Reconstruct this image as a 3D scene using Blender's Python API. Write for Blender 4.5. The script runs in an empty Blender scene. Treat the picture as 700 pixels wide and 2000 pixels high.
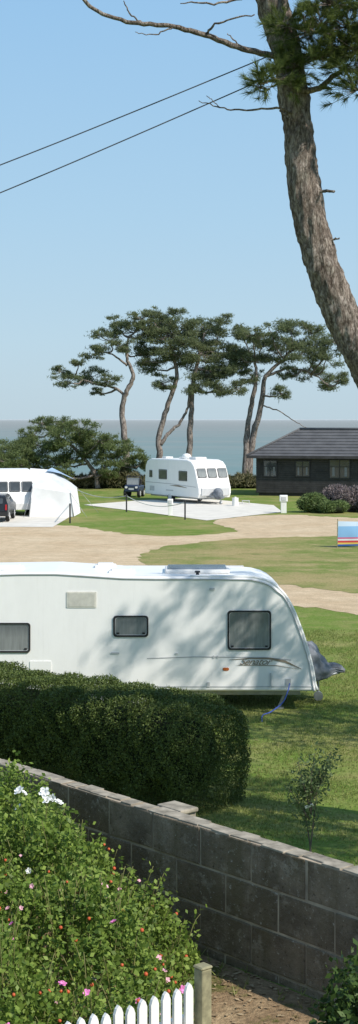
import bpy, bmesh, math, random
import numpy as np
from mathutils import Vector, Matrix
from mathutils import noise as mn
random.seed(7); rng=np.random.default_rng(11)
scene=bpy.context.scene
col=scene.collection
R=math.radians

# ---------------------------------------------------------------- materials
def lin(c): return (c[0],c[1],c[2],1.0)
class NT:
    def __init__(s,name):
        s.m=bpy.data.materials.new(name); s.m.use_nodes=True
        s.t=s.m.node_tree; s.t.nodes.clear()
        s.out=s.t.nodes.new('ShaderNodeOutputMaterial')
    def n(s,ty,**kw):
        nd=s.t.nodes.new(ty)
        for k,v in kw.items():
            if k in nd.inputs: nd.inputs[k].default_value=v
            else: setattr(nd,k,v)
        return nd
    def l(s,a,b): s.t.links.new(a,b)
    def coord(s,kind='Object',scale=(1,1,1)):
        tc=s.n('ShaderNodeTexCoord'); mp=s.n('ShaderNodeMapping'); mp.inputs['Scale'].default_value=scale
        s.l(tc.outputs[kind],mp.inputs['Vector']); return mp.outputs['Vector']
    def noise(s,vec,scale,detail=4,rough=.6):
        nd=s.n('ShaderNodeTexNoise'); nd.inputs['Scale'].default_value=scale
        nd.inputs['Detail'].default_value=detail; nd.inputs['Roughness'].default_value=rough
        s.l(vec,nd.inputs['Vector']); return nd.outputs['Fac']
    def ramp(s,fac,stops):
        r=s.n('ShaderNodeValToRGB'); e=r.color_ramp.elements
        e[0].position=stops[0][0]; e[0].color=lin(stops[0][1])
        e[1].position=stops[-1][0]; e[1].color=lin(stops[-1][1])
        for p,c in stops[1:-1]:
            x=e.new(p); x.color=lin(c)
        s.l(fac,r.inputs['Fac']); return r.outputs['Color']
    def mix(s,fac,a,b,blend='MIX'):
        m=s.n('ShaderNodeMix',data_type='RGBA',blend_type=blend)
        if isinstance(fac,(int,float)): m.inputs[0].default_value=fac
        else: s.l(fac,m.inputs[0])
        for i,v in ((6,a),(7,b)):
            if isinstance(v,tuple): m.inputs[i].default_value=lin(v)
            else: s.l(v,m.inputs[i])
        return m.outputs[2]
    def bsdf(s,color,rough=.8,spec=.3,bump=None,bstr=.3,bdist=.02,**kw):
        b=s.n('ShaderNodeBsdfPrincipled')
        if isinstance(color,tuple): b.inputs['Base Color'].default_value=lin(color)
        else: s.l(color,b.inputs['Base Color'])
        b.inputs['Roughness'].default_value=rough
        b.inputs['Specular IOR Level'].default_value=spec
        for k,v in kw.items(): b.inputs[k.replace('_',' ')].default_value=v
        if bump is not None:
            bp=s.n('ShaderNodeBump'); bp.inputs['Strength'].default_value=bstr; bp.inputs['Distance'].default_value=bdist
            s.l(bump,bp.inputs['Height']); s.l(bp.outputs[0],b.inputs['Normal'])
        s.l(b.outputs[0],s.out.inputs[0]); return b

def simple(name,c,rough=.6,var=.15,scale=6,spec=.3,**kw):
    t=NT(name); v=t.coord(); n=t.noise(v,scale)
    lo=tuple(x*(1-var) for x in c); hi=tuple(min(1,x*(1+var)) for x in c)
    t.bsdf(t.ramp(n,[(.3,lo),(.7,hi)]),rough,spec,**kw); return t.m

def leafmat(name,dark,mid,light,trans=.35,scale=2.5,rough=.55):
    t=NT(name); g=t.n('ShaderNodeNewGeometry')
    c1=t.ramp(g.outputs['Random Per Island'],[(0,dark),(.5,mid),(1,light)])
    v=t.coord(); n=t.noise(v,scale,3)
    c=t.mix(n,c1,t.mix(.55,c1,light),'MIX')
    b=t.n('ShaderNodeBsdfPrincipled'); t.l(c,b.inputs['Base Color']); b.inputs['Roughness'].default_value=rough
    b.inputs['Specular IOR Level'].default_value=.25
    tr=t.n('ShaderNodeBsdfTranslucent'); t.l(c,tr.inputs['Color'])
    mx=t.n('ShaderNodeMixShader'); mx.inputs[0].default_value=trans
    t.l(b.outputs[0],mx.inputs[1]); t.l(tr.outputs[0],mx.inputs[2]); t.l(mx.outputs[0],t.out.inputs[0])
    return t.m

def grassmat(name,green,dry,bare,bias,drylo=.42,dryhi=.62,patch=.75):
    t=NT(name); v=t.coord(); 
    a=t.noise(v,.22,6,.62); b=t.noise(v,1.3,5,.7); c=t.noise(v,14,4,.8); m=t.noise(v,.55,5,.75)
    base=t.ramp(a,[(drylo+bias,green),(dryhi+bias,dry)])
    base=t.mix(t.ramp(m,[(.50,(0,0,0)),(.62,(patch,patch,patch))]),base,t.mix(.35,dry,(.42,.34,.19)))
    base=t.mix(t.ramp(m,[(.34,(.7,.7,.7)),(.46,(0,0,0))]),base,tuple(x*.8 for x in green))
    base=t.mix(t.ramp(b,[(.5,(0,0,0)),(.75,(.75,.75,.75))]),base,dry)
    base=t.mix(t.ramp(b,[(.25,(.6,.6,.6)),(.4,(0,0,0))]),base,bare)
    base=t.mix(.75,base,t.ramp(c,[(.3,(.45,.45,.43)),(.7,(1.4,1.4,1.35))]),'MULTIPLY')
    t.bsdf(base,.95,.1,bump=c,bstr=.6,bdist=.05); return t.m

M={}
M['grass']=grassmat('grass_field',(.15,.225,.042),(.31,.275,.11),(.31,.24,.14),.05,patch=.45)
M['grass_dry']=grassmat('grass_island',(.17,.225,.055),(.36,.295,.14),(.34,.26,.165),-.02)
def gravelmat():
    t=NT('gravel'); v=t.coord(); a=t.noise(v,.35,5); f=t.noise(v,22,3,.8); m=t.noise(v,1.6,6,.8)
    c=t.ramp(a,[(.3,(.53,.40,.26)),(.7,(.64,.515,.36))])
    c=t.mix(.8,c,t.ramp(m,[(.3,(.68,.66,.62)),(.68,(1.18,1.17,1.15))]),'MULTIPLY')
    c=t.mix(.7,c,t.ramp(f,[(.3,(.6,.6,.6)),(.7,(1.3,1.3,1.3))]),'MULTIPLY')
    t.bsdf(c,.95,.1,bump=f,bstr=.5,bdist=.03); return t.m
M['gravel']=gravelmat()
M['concrete']=simple('concrete_pad',(.68,.64,.57),.9,.12,1.2)
def soilmat():
    t=NT('garden_soil'); v=t.coord(); a=t.noise(v,3,6,.7); f=t.noise(v,30,4,.8)
    c=t.ramp(a,[(.34,(.13,.14,.04)),(.44,(.30,.205,.12)),(.7,(.50,.37,.22))])
    c=t.mix(.8,c,t.ramp(f,[(.3,(.4,.4,.4)),(.7,(1.3,1.3,1.3))]),'MULTIPLY')
    t.bsdf(c,.95,.1,bump=f,bstr=.8,bdist=.03); return t.m
M['soil']=soilmat()
def wallmat():
    t=NT('wall_block'); v=t.coord(); g=t.n('ShaderNodeNewGeometry')
    a=t.noise(v,2.2,6,.7); f=t.noise(v,32,4,.75); st=t.noise(t.coord(scale=(3,3,.5)),1.6,5,.7); p=t.noise(v,9,5,.75)
    c=t.ramp(g.outputs['Random Per Island'],[(0,(.24,.18,.125)),(.5,(.29,.225,.16)),(1,(.35,.275,.20))])
    c=t.mix(t.ramp(a,[(.38,(0,0,0)),(.58,(.8,.8,.8))]),c,(.12,.092,.065))
    c=t.mix(t.ramp(st,[(.45,(0,0,0)),(.62,(.75,.75,.75))]),c,(.15,.118,.07))
    c=t.mix(t.ramp(p,[(.56,(0,0,0)),(.68,(.55,.55,.55))]),c,(.42,.36,.28))
    c=t.mix(t.ramp(f,[(.62,(0,0,0)),(.68,(.7,.7,.7))]),c,(.55,.50,.42))
    c=t.mix(t.ramp(f,[(.32,(.8,.8,.8)),(.40,(0,0,0))]),c,(.06,.045,.03))
    t.bsdf(c,.95,.1,bump=f,bstr=.9,bdist=.014); return t.m
M['block']=wallmat()
M['mortar']=simple('mortar',(.38,.31,.23),.95,.45,5)
M['coping']=simple('coping',(.30,.265,.21),.95,.5,9)
def barkmat(name,c0,c1,c2,sc=(1,1,.28),k=1,cr=.5):
    t=NT(name); v=t.coord(scale=sc); 
    n=t.noise(v,9*k,7,.8); n2=t.noise(v,30*k,5,.8)
    vo=t.n('ShaderNodeTexVoronoi',feature='DISTANCE_TO_EDGE'); vo.inputs['Scale'].default_value=20*k
    mixv=t.n('ShaderNodeMix',data_type='VECTOR'); mixv.inputs[0].default_value=.3
    t.l(v,mixv.inputs[4]); nn=t.n('ShaderNodeTexNoise'); nn.inputs['Scale'].default_value=7*k; nn.inputs['Detail'].default_value=5; t.l(v,nn.inputs['Vector']); t.l(nn.outputs['Color'],mixv.inputs[5])
    t.l(mixv.outputs[1],vo.inputs['Vector'])
    c=t.ramp(n,[(.3,c0),(.5,c1),(.7,c2)])
    crack=t.ramp(vo.outputs['Distance'],[(0,(.25,.21,.18)),(.2,(1.05,1.05,1.05))])
    c=t.mix(cr,c,crack,'MULTIPLY'); c=t.mix(.8,c,t.ramp(n2,[(.38,(.3,.27,.25)),(.6,(1.35,1.32,1.3))]),'MULTIPLY')
    t.bsdf(c,.95,.1,bump=n2,bstr=1,bdist=.05); return t.m
M['bark']=barkmat('pine_bark',(.15,.12,.10),(.34,.29,.25),(.50,.45,.40),(1,1,.33),.85,.7)
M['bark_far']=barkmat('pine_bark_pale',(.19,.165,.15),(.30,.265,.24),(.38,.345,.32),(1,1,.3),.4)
M['twig']=simple('twig_bark',(.15,.12,.10),.9,.3,9)
M['needle_far']=leafmat('pine_needles',(.075,.098,.055),(.135,.17,.085),(.23,.265,.125),.4,.5)  # greens lightened so the needle colour itself carries the aerial haze
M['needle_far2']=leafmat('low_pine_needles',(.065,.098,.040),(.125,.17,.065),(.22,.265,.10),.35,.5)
M['needle']=leafmat('long_needles',(.025,.046,.013),(.07,.11,.03),(.20,.24,.07),.35,2)
M['hedge']=leafmat('hedge_leaves',(.022,.042,.011),(.055,.092,.022),(.18,.225,.06),.2,1.6,.5)
M['rose']=leafmat('rose_leaves',(.03,.065,.010),(.105,.19,.025),(.29,.38,.08),.36,5,.5)
M['darkbush']=leafmat('dark_shrub_leaves',(.02,.045,.012),(.045,.085,.02),(.09,.15,.035),.25,3,.45)
M['sapling']=leafmat('sapling_leaves',(.04,.07,.028),(.10,.145,.055),(.20,.26,.12),.3,3)
M['scrub']=leafmat('scrub_leaves',(.07,.075,.035),(.145,.14,.065),(.22,.20,.11),.15,.6)
M['shrubgreen']=leafmat('shrub_leaves',(.05,.085,.03),(.11,.165,.055),(.19,.25,.085),.2,1)
M['shrubpurple']=leafmat('shrub_purple_leaves',(.08,.085,.06),(.19,.16,.15),(.33,.26,.27),.2,1)
M['blade']=leafmat('grass_blades',(.11,.17,.03),(.19,.27,.05),(.36,.35,.14),.35,.35)
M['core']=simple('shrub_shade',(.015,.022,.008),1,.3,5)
def paint(name,c,rough=.3,dirt=.12):
    t=NT(name); v=t.coord(scale=(1,1,.35)); n=t.noise(v,3,6,.7)
    lo=tuple(x*(1-dirt) for x in c)
    t.bsdf(t.ramp(n,[(.35,lo),(.6,c)]),rough,.45); return t.m
def cvpaint():
    t=NT('caravan_white'); v=t.coord(scale=(1,1,.35)); n=t.noise(v,3,6,.7); s=t.noise(t.coord(scale=(6,6,.25)),2.2,5,.75)
    c=t.ramp(n,[(.35,(.86,.85,.83)),(.6,(.90,.89,.87))])
    c=t.mix(t.ramp(s,[(.58,(0,0,0)),(.75,(.16,.16,.16))]),c,(.58,.57,.53))
    t.bsdf(c,.33,.45); return t.m
M['white']=cvpaint()
M['roofwhite']=paint('caravan_roof',(.82,.81,.79),.5,.15)
M['trim']=paint('grey_trim',(.56,.565,.57),.35)
M['dkplastic']=simple('black_plastic',(.03,.03,.032),.45,.2,8)
M['rubber']=simple('tyre_rubber',(.025,.025,.025),.85,.2,8)
def glassmat(name,c,r=.08):
    t=NT(name); v=t.coord(); n=t.noise(v,1.5,3)
    t.bsdf(t.ramp(n,[(.35,tuple(x*.7 for x in c)),(.65,c)]),r,.6,**{'Coat_Weight':.3}); return t.m
def curtainglass():
    t=NT('tinted_window'); tc=t.n('ShaderNodeTexCoord'); s=t.n('ShaderNodeSeparateXYZ'); t.l(tc.outputs['Object'],s.inputs[0])
    n=t.noise(t.coord(scale=(9,1,1)),2.0,3)
    r=t.ramp(s.outputs['Y'],[(.0,(.25,.265,.26)),(.12,(.20,.215,.215)),(.2,(.16,.175,.18))])
    c=t.mix(.5,r,t.ramp(n,[(.35,(.7,.7,.7)),(.65,(1.15,1.15,1.15))]),'MULTIPLY')
    t.bsdf(c,.1,.6,**{'Coat_Weight':.3}); return t.m
M['glass']=curtainglass()
M['glassdk']=glassmat('dark_window',(.07,.08,.085))
M['glassblue']=glassmat('clear_roof_window',(.22,.27,.33),.15)
M['vent']=simple('vent_grille',(.66,.64,.57),.6,.1,10)
M['metal']=simple('galvanised_steel',(.42,.43,.44),.4,.15,10,Metallic=.6)
M['decal']=simple('decal_brown_grey',(.26,.215,.16),.5,.1,5)
M['decal2']=simple('decal_grey_line',(.40,.40,.41),.5,.1,5)
M['orange']=simple('orange_badge',(.45,.12,.03),.4,.1,5)
M['fabricgrey']=simple('grey_fabric',(.18,.195,.22),.85,.35,7)
M['blue']=simple('blue_hose',(.08,.14,.5),.4,.1,5)
M['picket']=paint('picket_white',(.84,.83,.79),.6,.15)
M['postwood']=simple('weathered_post',(.27,.25,.15),.9,.45,14)
M['lodge']=simple('lodge_cladding',(.05,.048,.05),.8,.3,2)
M['awning']=simple('awning_fabric',(.76,.76,.75),.8,.08,1.5)
M['awningblue']=simple('awning_blue',(.36,.48,.64),.6,.2,1.5)
M['awninggrey']=simple('awning_grey',(.56,.58,.60),.7,.15,1.5)
M['carblack']=paint('car_paint',(.02,.022,.025),.2)
M['cartdark']=paint('vehicle_paint',(.03,.045,.09),.35)
M['red']=simple('red_lens',(.35,.02,.02),.3,.1,5)
M['yellow']=simple('yellow_plate',(.75,.55,.06),.5,.05,5)
M['rope']=simple('white_rope',(.6,.6,.56),.8,.1,10)
M['petal_white']=simple('white_petals',(.84,.84,.82),.7,.04,10)
M['petal_pink']=simple('pink_petals',(.78,.25,.55),.7,.2,10)
M['petal_pale']=simple('pale_pink_petals',(.78,.45,.52),.7,.2,10)
M['hip']=simple('rose_hips',(.55,.11,.04),.45,.3,10)
M['wire']=simple('cable_sheath',(.08,.09,.11),.6,.1,5)
M['stem']=simple('rose_stem',(.17,.17,.06),.7,.2,9)
M['litter']=leafmat('leaf_litter',(.14,.09,.05),(.30,.20,.11),(.48,.38,.24),.1,2)

# ---------------------------------------------------------------- mesh helpers
def link(o,parent=None):
    col.objects.link(o)
    if parent is not None: o.parent=parent
    return o
def mesh_obj(name,verts,faces,mat,parent=None,smooth=False,loc=None,rot=None):
    me=bpy.data.meshes.new(name)
    if isinstance(verts,np.ndarray):
        nv=len(verts); faces=np.asarray(faces,dtype=np.int32); k=faces.shape[1]; nf=len(faces)
        me.vertices.add(nv); me.vertices.foreach_set('co',verts.astype(np.float32).ravel())
        me.loops.add(nf*k); me.loops.foreach_set('vertex_index',faces.ravel())
        me.polygons.add(nf); me.polygons.foreach_set('loop_start',np.arange(0,nf*k,k,dtype=np.int32))
        me.polygons.foreach_set('loop_total',np.full(nf,k,dtype=np.int32))
        me.update(calc_edges=True); me.validate()
    else:
        me.from_pydata([tuple(v) for v in verts],[],[tuple(f) for f in faces]); me.update()
    me.materials.append(mat)
    if smooth:
        for p in me.polygons: p.use_smooth=True
    o=bpy.data.objects.new(name,me)
    if loc is not None: o.location=loc
    if rot is not None: o.rotation_euler=rot
    return link(o,parent)
def from_bm(name,bm,mat,parent=None,smooth=False,loc=None,rot=None):
    bmesh.ops.recalc_face_normals(bm,faces=bm.faces)
    me=bpy.data.meshes.new(name); bm.to_mesh(me); bm.free(); me.materials.append(mat)
    if smooth:
        for p in me.polygons: p.use_smooth=True
    o=bpy.data.objects.new(name,me)
    if loc is not None: o.location=loc
    if rot is not None: o.rotation_euler=rot
    return link(o,parent)
def bm_box(bm,c,s,rot=None,bev=0,seg=2):
    m=Matrix.Translation(Vector(c))
    if rot is not None: m=m@rot
    m=m@Matrix.Diagonal((s[0],s[1],s[2],1))
    r=bmesh.ops.create_cube(bm,size=1,matrix=m)
    if bev>0:
        vs=set(r['verts']); es=[e for e in bm.edges if e.verts[0] in vs and e.verts[1] in vs]
        bmesh.ops.bevel(bm,geom=es,offset=bev,segments=seg,affect='EDGES',profile=.5)
def box(name,c,s,mat,parent=None,bev=.01,rot=None):
    bm=bmesh.new(); bm_box(bm,(0,0,0),s,None,bev); return from_bm(name,bm,mat,parent,loc=c,rot=rot)
def bm_cyl(bm,p0,p1,r0,r1=None,seg=12):
    if r1 is None: r1=r0
    p0=Vector(p0);p1=Vector(p1);d=p1-p0
    q=d.to_track_quat('Z','Y').to_matrix().to_4x4()
    m=Matrix.Translation((p0+p1)/2)@q
    bmesh.ops.create_cone(bm,cap_ends=True,segments=seg,radius1=r0,radius2=r1,depth=d.length,matrix=m)
def tube_data(path,radii,seg=8,rough=0):
    P=[Vector(p) for p in path]; V=[];F=[]
    up=Vector((0,1,0))
    for i,p in enumerate(P):
        t=(P[min(i+1,len(P)-1)]-P[max(i-1,0)]).normalized()
        a=t.cross(up); 
        if a.length<.05: a=t.cross(Vector((1,0,0)))
        a.normalize(); b=t.cross(a)
        for k in range(seg):
            an=2*math.pi*k/seg; r=radii[i]*(1+random.uniform(-rough,rough))
            V.append(p+a*math.cos(an)*r+b*math.sin(an)*r)
    for i in range(len(P)-1):
        for k in range(seg):
            a=i*seg+k;b=i*seg+(k+1)%seg
            F.append((a,b,b+seg,a+seg))
    F.append(tuple(range(seg))[::-1]); F.append(tuple(range((len(P)-1)*seg,len(P)*seg)))
    return V,F
def spline(pts,n=6):
    P=[Vector(p) for p in pts]; out=[]
    for i in range(len(P)-1):
        p0=P[max(i-1,0)];p1=P[i];p2=P[i+1];p3=P[min(i+2,len(P)-1)]
        for k in range(n):
            t=k/n
            out.append(.5*((2*p1)+(-p0+p2)*t+(2*p0-5*p1+4*p2-p3)*t*t+(-p0+3*p1-3*p2+p3)*t**3))
    out.append(P[-1]); return out
def interp(rs,n):
    return list(np.interp(np.linspace(0,1,n),np.linspace(0,1,len(rs)),rs))
class Acc:
    def __init__(s): s.V=[];s.F=[]
    def add(s,V,F):
        o=len(s.V); s.V+=list(V); s.F+=[tuple(i+o for i in f) for f in F]
    def tube(s,pts,rs,seg=8,n=5,rough=0,wob=0):
        sp=spline(pts,n)
        if wob: sp=[p+Vector([random.uniform(-wob,wob) for _ in range(3)]) if 0<i<len(sp)-1 else p for i,p in enumerate(sp)]
        s.add(*tube_data(sp,interp(rs,len(sp)),seg,rough))
    def obj(s,name,mat,parent=None,smooth=True,**k): return mesh_obj(name,s.V,s.F,mat,parent,smooth,**k)
def thing(name,label,cat,loc=(0,0,0),rotz=0,group=None):
    e=bpy.data.objects.new(name,None); e.empty_display_size=.3
    e.location=loc; e.rotation_euler=(0,0,rotz)
    e['label']=label; e['category']=cat
    if group: e['group']=group
    return link(e)
def struct(o): o['kind']='structure'; return o

def leaves_np(C,size,aspect=.6,updir=None,flat=0.0,jit=.3):
    n=len(C); d=rng.normal(size=(n,3)); d/=np.linalg.norm(d,axis=1)[:,None]
    nn=rng.normal(size=(n,3)); 
    if updir is not None: nn=nn*(1-flat)+np.asarray(updir)*flat*2
    a=np.cross(d,nn); a/=np.linalg.norm(a,axis=1)[:,None]+1e-9
    d=np.cross(nn,a); d/=np.linalg.norm(d,axis=1)[:,None]+1e-9
    s=size*(1+rng.uniform(-jit,jit,n))[:,None]
    V=np.stack([C-d*s*.5,C+a*s*aspect*.5-d*s*.05,C+d*s*.5,C-a*s*aspect*.5-d*s*.05],1).reshape(-1,3)
    F=np.arange(4*n).reshape(-1,4)
    return V,F
def tufts_np(C,length,width,k,up=.5):
    n=len(C); D=rng.normal(size=(n*k,3)); D[:,2]+=up; D/=np.linalg.norm(D,axis=1)[:,None]
    B=np.repeat(C,k,0); W=np.cross(D,rng.normal(size=(n*k,3))); W/=np.linalg.norm(W,axis=1)[:,None]+1e-9
    L=length*(1+rng.uniform(-.3,.3,n*k))[:,None]
    V=np.stack([B-W*width*.5,B+W*width*.5,B+D*L],1).reshape(-1,3)
    return V,np.arange(3*n*k).reshape(-1,3)

# ---------------------------------------------------------------- terrain
WX,WY=1.032,8.84; WD=Vector((-.646,.763,0)); WN=Vector((.763,.646,0))
GZ=2.1
def hgt(x,y):
    d=(x-WX)*.763+(y-WY)*.646
    t=np.clip((d-.1)/5.5,0,1); t=t*t*(3-2*t)
    z=GZ*(1-t)
    c=np.clip((y-136)/6,0,1); return z*(1-c)-c*16
xs=np.concatenate([np.array([-900,-400,-200,-100,-60,-40]),np.arange(-30,30.1,.75),np.array([40,60,100,200,400,900])])
ys=np.concatenate([np.array([-200,-60,-20]),np.arange(-8,40,.5),np.arange(40,130,3),np.arange(130,146,2),np.array([200,400])])
Xg,Yg=np.meshgrid(xs,ys); Zg=hgt(Xg,Yg)
V=np.stack([Xg,Yg,Zg],-1).reshape(-1,3); nx=len(xs); ny=len(ys)
i=np.arange(ny-1)[:,None]*nx+np.arange(nx-1)[None,:]
F=np.stack([i,i+1,i+nx+1,i+nx],-1).reshape(-1,4)
g=struct(mesh_obj('ground',V,F,M['grass'],smooth=True))

def chaikin(p,n=2):
    for _ in range(n):
        q=[]
        for a,b in zip(p,p[1:]+p[:1]):
            q.append((a[0]*.75+b[0]*.25,a[1]*.75+b[1]*.25)); q.append((a[0]*.25+b[0]*.75,a[1]*.25+b[1]*.75))
        p=q
    return p
def sheet(name,poly,z,mat,jit=0,sm=2):
    p=chaikin(poly,sm) if sm else poly
    if jit:
        q=[]
        for a,b in zip(p,p[1:]+p[:1]):
            L=math.hypot(b[0]-a[0],b[1]-a[1]); n=max(1,min(30,int(L/.35)))
            for k in range(n):
                t=k/n; q.append((a[0]+(b[0]-a[0])*t+random.uniform(-jit,jit),a[1]+(b[1]-a[1])*t+random.uniform(-jit,jit)*2))
        p=q
    bm=bmesh.new(); f=bm.faces.new([bm.verts.new((x,y,z)) for x,y in p])
    bm.normal_update()
    if f.normal.z<0: f.normal_flip()
    bmesh.ops.triangulate(bm,faces=[f])
    me=bpy.data.meshes.new(name); bm.to_mesh(me); bm.free(); me.materials.append(mat)
    return struct(link(bpy.data.objects.new(name,me)))
gravel=[(-60,77),(-11,78),(-6.3,80.6),(-3.6,75),(-1.4,71.7),(1.2,72.4),(2.6,74.2),(3.1,76),(1.5,81),(2.4,84.8),(5.8,89),(8.9,85.4),(14,84),(50,84),(50,30),(12,37.5),(7.4,40.5),(5,43.2),(3.4,45.4),(0,48.5),(-6,51),(-20,52),(-60,50)]
sheet('gravel_road',gravel,.006,M['gravel'],.15)
island=[(8.2,72.4),(3.06,70.6),(1.15,68.8),(-.66,66),(-1.6,62.5),(-1.5,58.5),(-.3,55.2),(1.5,52.6),(3.55,50.8),(5.6,48.2),(9,45.5),(40,38),(45,71.5)]
sheet('grass_island',island,.012,M['grass_dry'],.15)
sheet('concrete_pad',[(-16,78.6),(-6.4,77.8),(-6.1,86),(-7,87.5),(-16,87.5)],.02,M['concrete'],0,0)
sheet('concrete_pad',[(-6.1,98),(-2.5,103.5),(1,107),(6,97.5),(6.1,90.5),(1.5,82.9),(-1.6,89.5)],.02,M['concrete'],0,0)
sheet('garden_soil',[(-2.9,13.3),(3.55,5.75),(3,3),(-4,3),(-6,9)],GZ+.006,M['soil'],.0,0)
def seamat():
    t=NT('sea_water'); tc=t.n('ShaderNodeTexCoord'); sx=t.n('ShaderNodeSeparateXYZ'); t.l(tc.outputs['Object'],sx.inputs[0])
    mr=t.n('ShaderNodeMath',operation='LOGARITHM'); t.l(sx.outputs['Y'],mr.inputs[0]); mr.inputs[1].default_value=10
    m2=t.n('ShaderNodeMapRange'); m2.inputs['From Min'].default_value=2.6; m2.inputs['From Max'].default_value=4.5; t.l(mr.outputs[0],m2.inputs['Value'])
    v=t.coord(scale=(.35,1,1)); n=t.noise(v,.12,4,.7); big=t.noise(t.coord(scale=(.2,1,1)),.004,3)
    c=t.ramp(m2.outputs[0],[(0,(.165,.255,.26)),(.25,(.20,.265,.27)),(.5,(.255,.285,.285)),(.75,(.31,.335,.335)),(.9,(.37,.41,.42)),(1,(.47,.51,.52))])  # shallow-water tint nearby; towards the horizon aerial haze is painted into the colour
    c=t.mix(t.ramp(big,[(.45,(0,0,0)),(.7,(.5,.5,.5))]),c,(.28,.29,.28))
    c=t.mix(.3,c,t.ramp(n,[(.35,(.75,.75,.75)),(.65,(1.2,1.2,1.2))]),'MULTIPLY')
    t.bsdf(c,.9,.05); return t.m
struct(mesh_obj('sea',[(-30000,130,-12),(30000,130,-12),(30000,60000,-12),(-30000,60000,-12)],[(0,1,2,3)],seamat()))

# ---------------------------------------------------------------- grass blades
n=110000
px=rng.uniform(-3.2,6.2,n); py=rng.uniform(15.5,40,n)
keep=(np.abs(px)<py*.135+.6)
px=px[keep];py=py[keep]; C=np.stack([px,py,hgt(px,py)],1)
cl=(np.sin(px*2.1+py)*np.cos(py*1.7-px)+rng.normal(size=len(px))*.5)
C=C[cl>-.55]
V,F=tufts_np(C,.055,.013,2,1.6)
o=mesh_obj('grass',V,F,M['blade']); o['kind']='stuff'
n=9000; px=rng.uniform(-2,3,n); py=rng.uniform(5,12,n); d=(px-WX)*.763+(py-WY)*.646
k=(d<-.08)&(d>-2.2)&(rng.random(n)<.4*np.exp(-np.abs(d+.1)*4)); C=np.stack([px[k],py[k],np.full(k.sum(),GZ)],1)
V,F=tufts_np(C,.07,.008,5,1.2); o=mesh_obj('weeds',V,F,M['blade']); o['kind']='stuff'
n=1500; px=rng.uniform(-.2,1.6,n); py=rng.uniform(6.5,10,n); d=(px-WX)*.763+(py-WY)*.646; k=(d<-.1)
C=np.stack([px[k],py[k],np.full(k.sum(),GZ+.014)],1); V,F=leaves_np(C,.035,.5,updir=(0,0,1),flat=.8); o=mesh_obj('leaf_litter',V,F,M['litter']); o['kind']='stuff'

# ---------------------------------------------------------------- caravans
def profile_body(name,prof,w,mat,parent,bev=.06):
    bm=bmesh.new(); n=len(prof)
    a=[bm.verts.new((x,-w/2,z)) for x,z in prof]; b=[bm.verts.new((x,w/2,z)) for x,z in prof]
    bm.faces.new(a); bm.faces.new(b[::-1])
    for i in range(n): bm.faces.new((a[i],a[(i+1)%n],b[(i+1)%n],b[i]))
    bmesh.ops.recalc_face_normals(bm,faces=bm.faces)
    es=[e for e in bm.edges if abs(e.verts[0].co.y-e.verts[1].co.y)<1e-5]
    bmesh.ops.bevel(bm,geom=es,offset=bev,segments=4,affect='EDGES',profile=.5)
    return from_bm(name,bm,mat,parent,smooth=False)
def rrect(w,h,r,n=5):
    pts=[]
    for cx,cy,a0 in ((w/2-r,h/2-r,0),(-w/2+r,h/2-r,90),(-w/2+r,-h/2+r,180),(w/2-r,-h/2+r,270)):
        for k in range(n+1):
            a=R(a0+90*k/n); pts.append((cx+r*math.cos(a),cy+r*math.sin(a)))
    return pts
def plate(name,w,h,r,t,mat,parent,M4,hole=None):
    bm=bmesh.new(); o=rrect(w,h,r)
    if hole is None:
        f=bm.faces.new([bm.verts.new((x,y,0)) for x,y in o])
        e=bmesh.ops.extrude_face_region(bm,geom=[f])
        for v in e['geom']:
            if isinstance(v,bmesh.types.BMVert): v.co.z+=t
    else:
        q=rrect(w-2*hole,h-2*hole,max(r-hole*.5,.005)); n=len(o)
        L=[[bm.verts.new((x,y,z)) for x,y in pp] for pp,z in ((o,0),(o,t),(q,t),(q,0))]
        for s in range(3):
            for i in range(n): bm.faces.new((L[s][i],L[s][(i+1)%n],L[s+1][(i+1)%n],L[s+1][i]))
    ob=from_bm(name,bm,mat,parent); ob.matrix_local=M4; return ob
def face_matrix(pos,normal,up=Vector((0,0,1))):
    z=Vector(normal).normalized(); x=up.cross(z).normalized(); y=z.cross(x)
    m=Matrix((x,y,z)).transposed().to_4x4(); m.translation=Vector(pos); return m
def window(parent,pos,normal,w,h,glass='glass',fr=.035,name='window'):
    fm=face_matrix(pos,normal)
    win=plate(name,w-.02,h-.02,.05,.012,M[glass],parent,fm)
    plate('frame',w,h,.06,.022,M['dkplastic'],win,Matrix.Identity(4),hole=fr)
    plate('seal',w-2*fr,h-2*fr,.045,.017,M['trim'],win,Matrix.Identity(4),hole=.008)
    for sx in (-1,1):
        plate('catch',.05,.03,.008,.026,M['dkplastic'],win,Matrix.Translation((sx*(w/2-.09),-h/2+.07,0)))
    return win
def wheel(parent,x,y,r=.32,w=.2):
    bm=bmesh.new(); bm_cyl(bm,(0,-w/2,0),(0,w/2,0),r,seg=28)
    es=[e for e in bm.edges if abs(e.verts[0].co.y-e.verts[1].co.y)<1e-4]
    bmesh.ops.bevel(bm,geom=es,offset=.035,segments=2,affect='EDGES')
    wh=from_bm('wheel',bm,M['rubber'],parent,loc=(x,y,r))
    bm=bmesh.new(); s=-1 if y<0 else 1
    bm_cyl(bm,(0,s*(w/2-.02),0),(0,s*(w/2+.008),0),r*.6,r*.6,20); bm_cyl(bm,(0,s*(w/2),0),(0,s*(w/2+.03),0),r*.2,r*.15,12)
    for k in range(5):
        a=k*2*math.pi/5; bm_box(bm,(math.cos(a)*r*.36,s*(w/2+.012),math.sin(a)*r*.36),(r*.4,.02,.05),Matrix.Rotation(-a,4,'Y'))
    from_bm('rim',bm,M['trim'],wh)
    return wh
def strip(name,pts,t,mat,parent):
    V=[];F=[]
    for (x,z,w) in pts: V+= [(x,t,z-w/2),(x,t,z+w/2)]
    for i in range(len(pts)-1): F.append((2*i,2*i+1,2*i+3,2*i+2))
    return mesh_obj(name,V,F,mat,parent)
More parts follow.
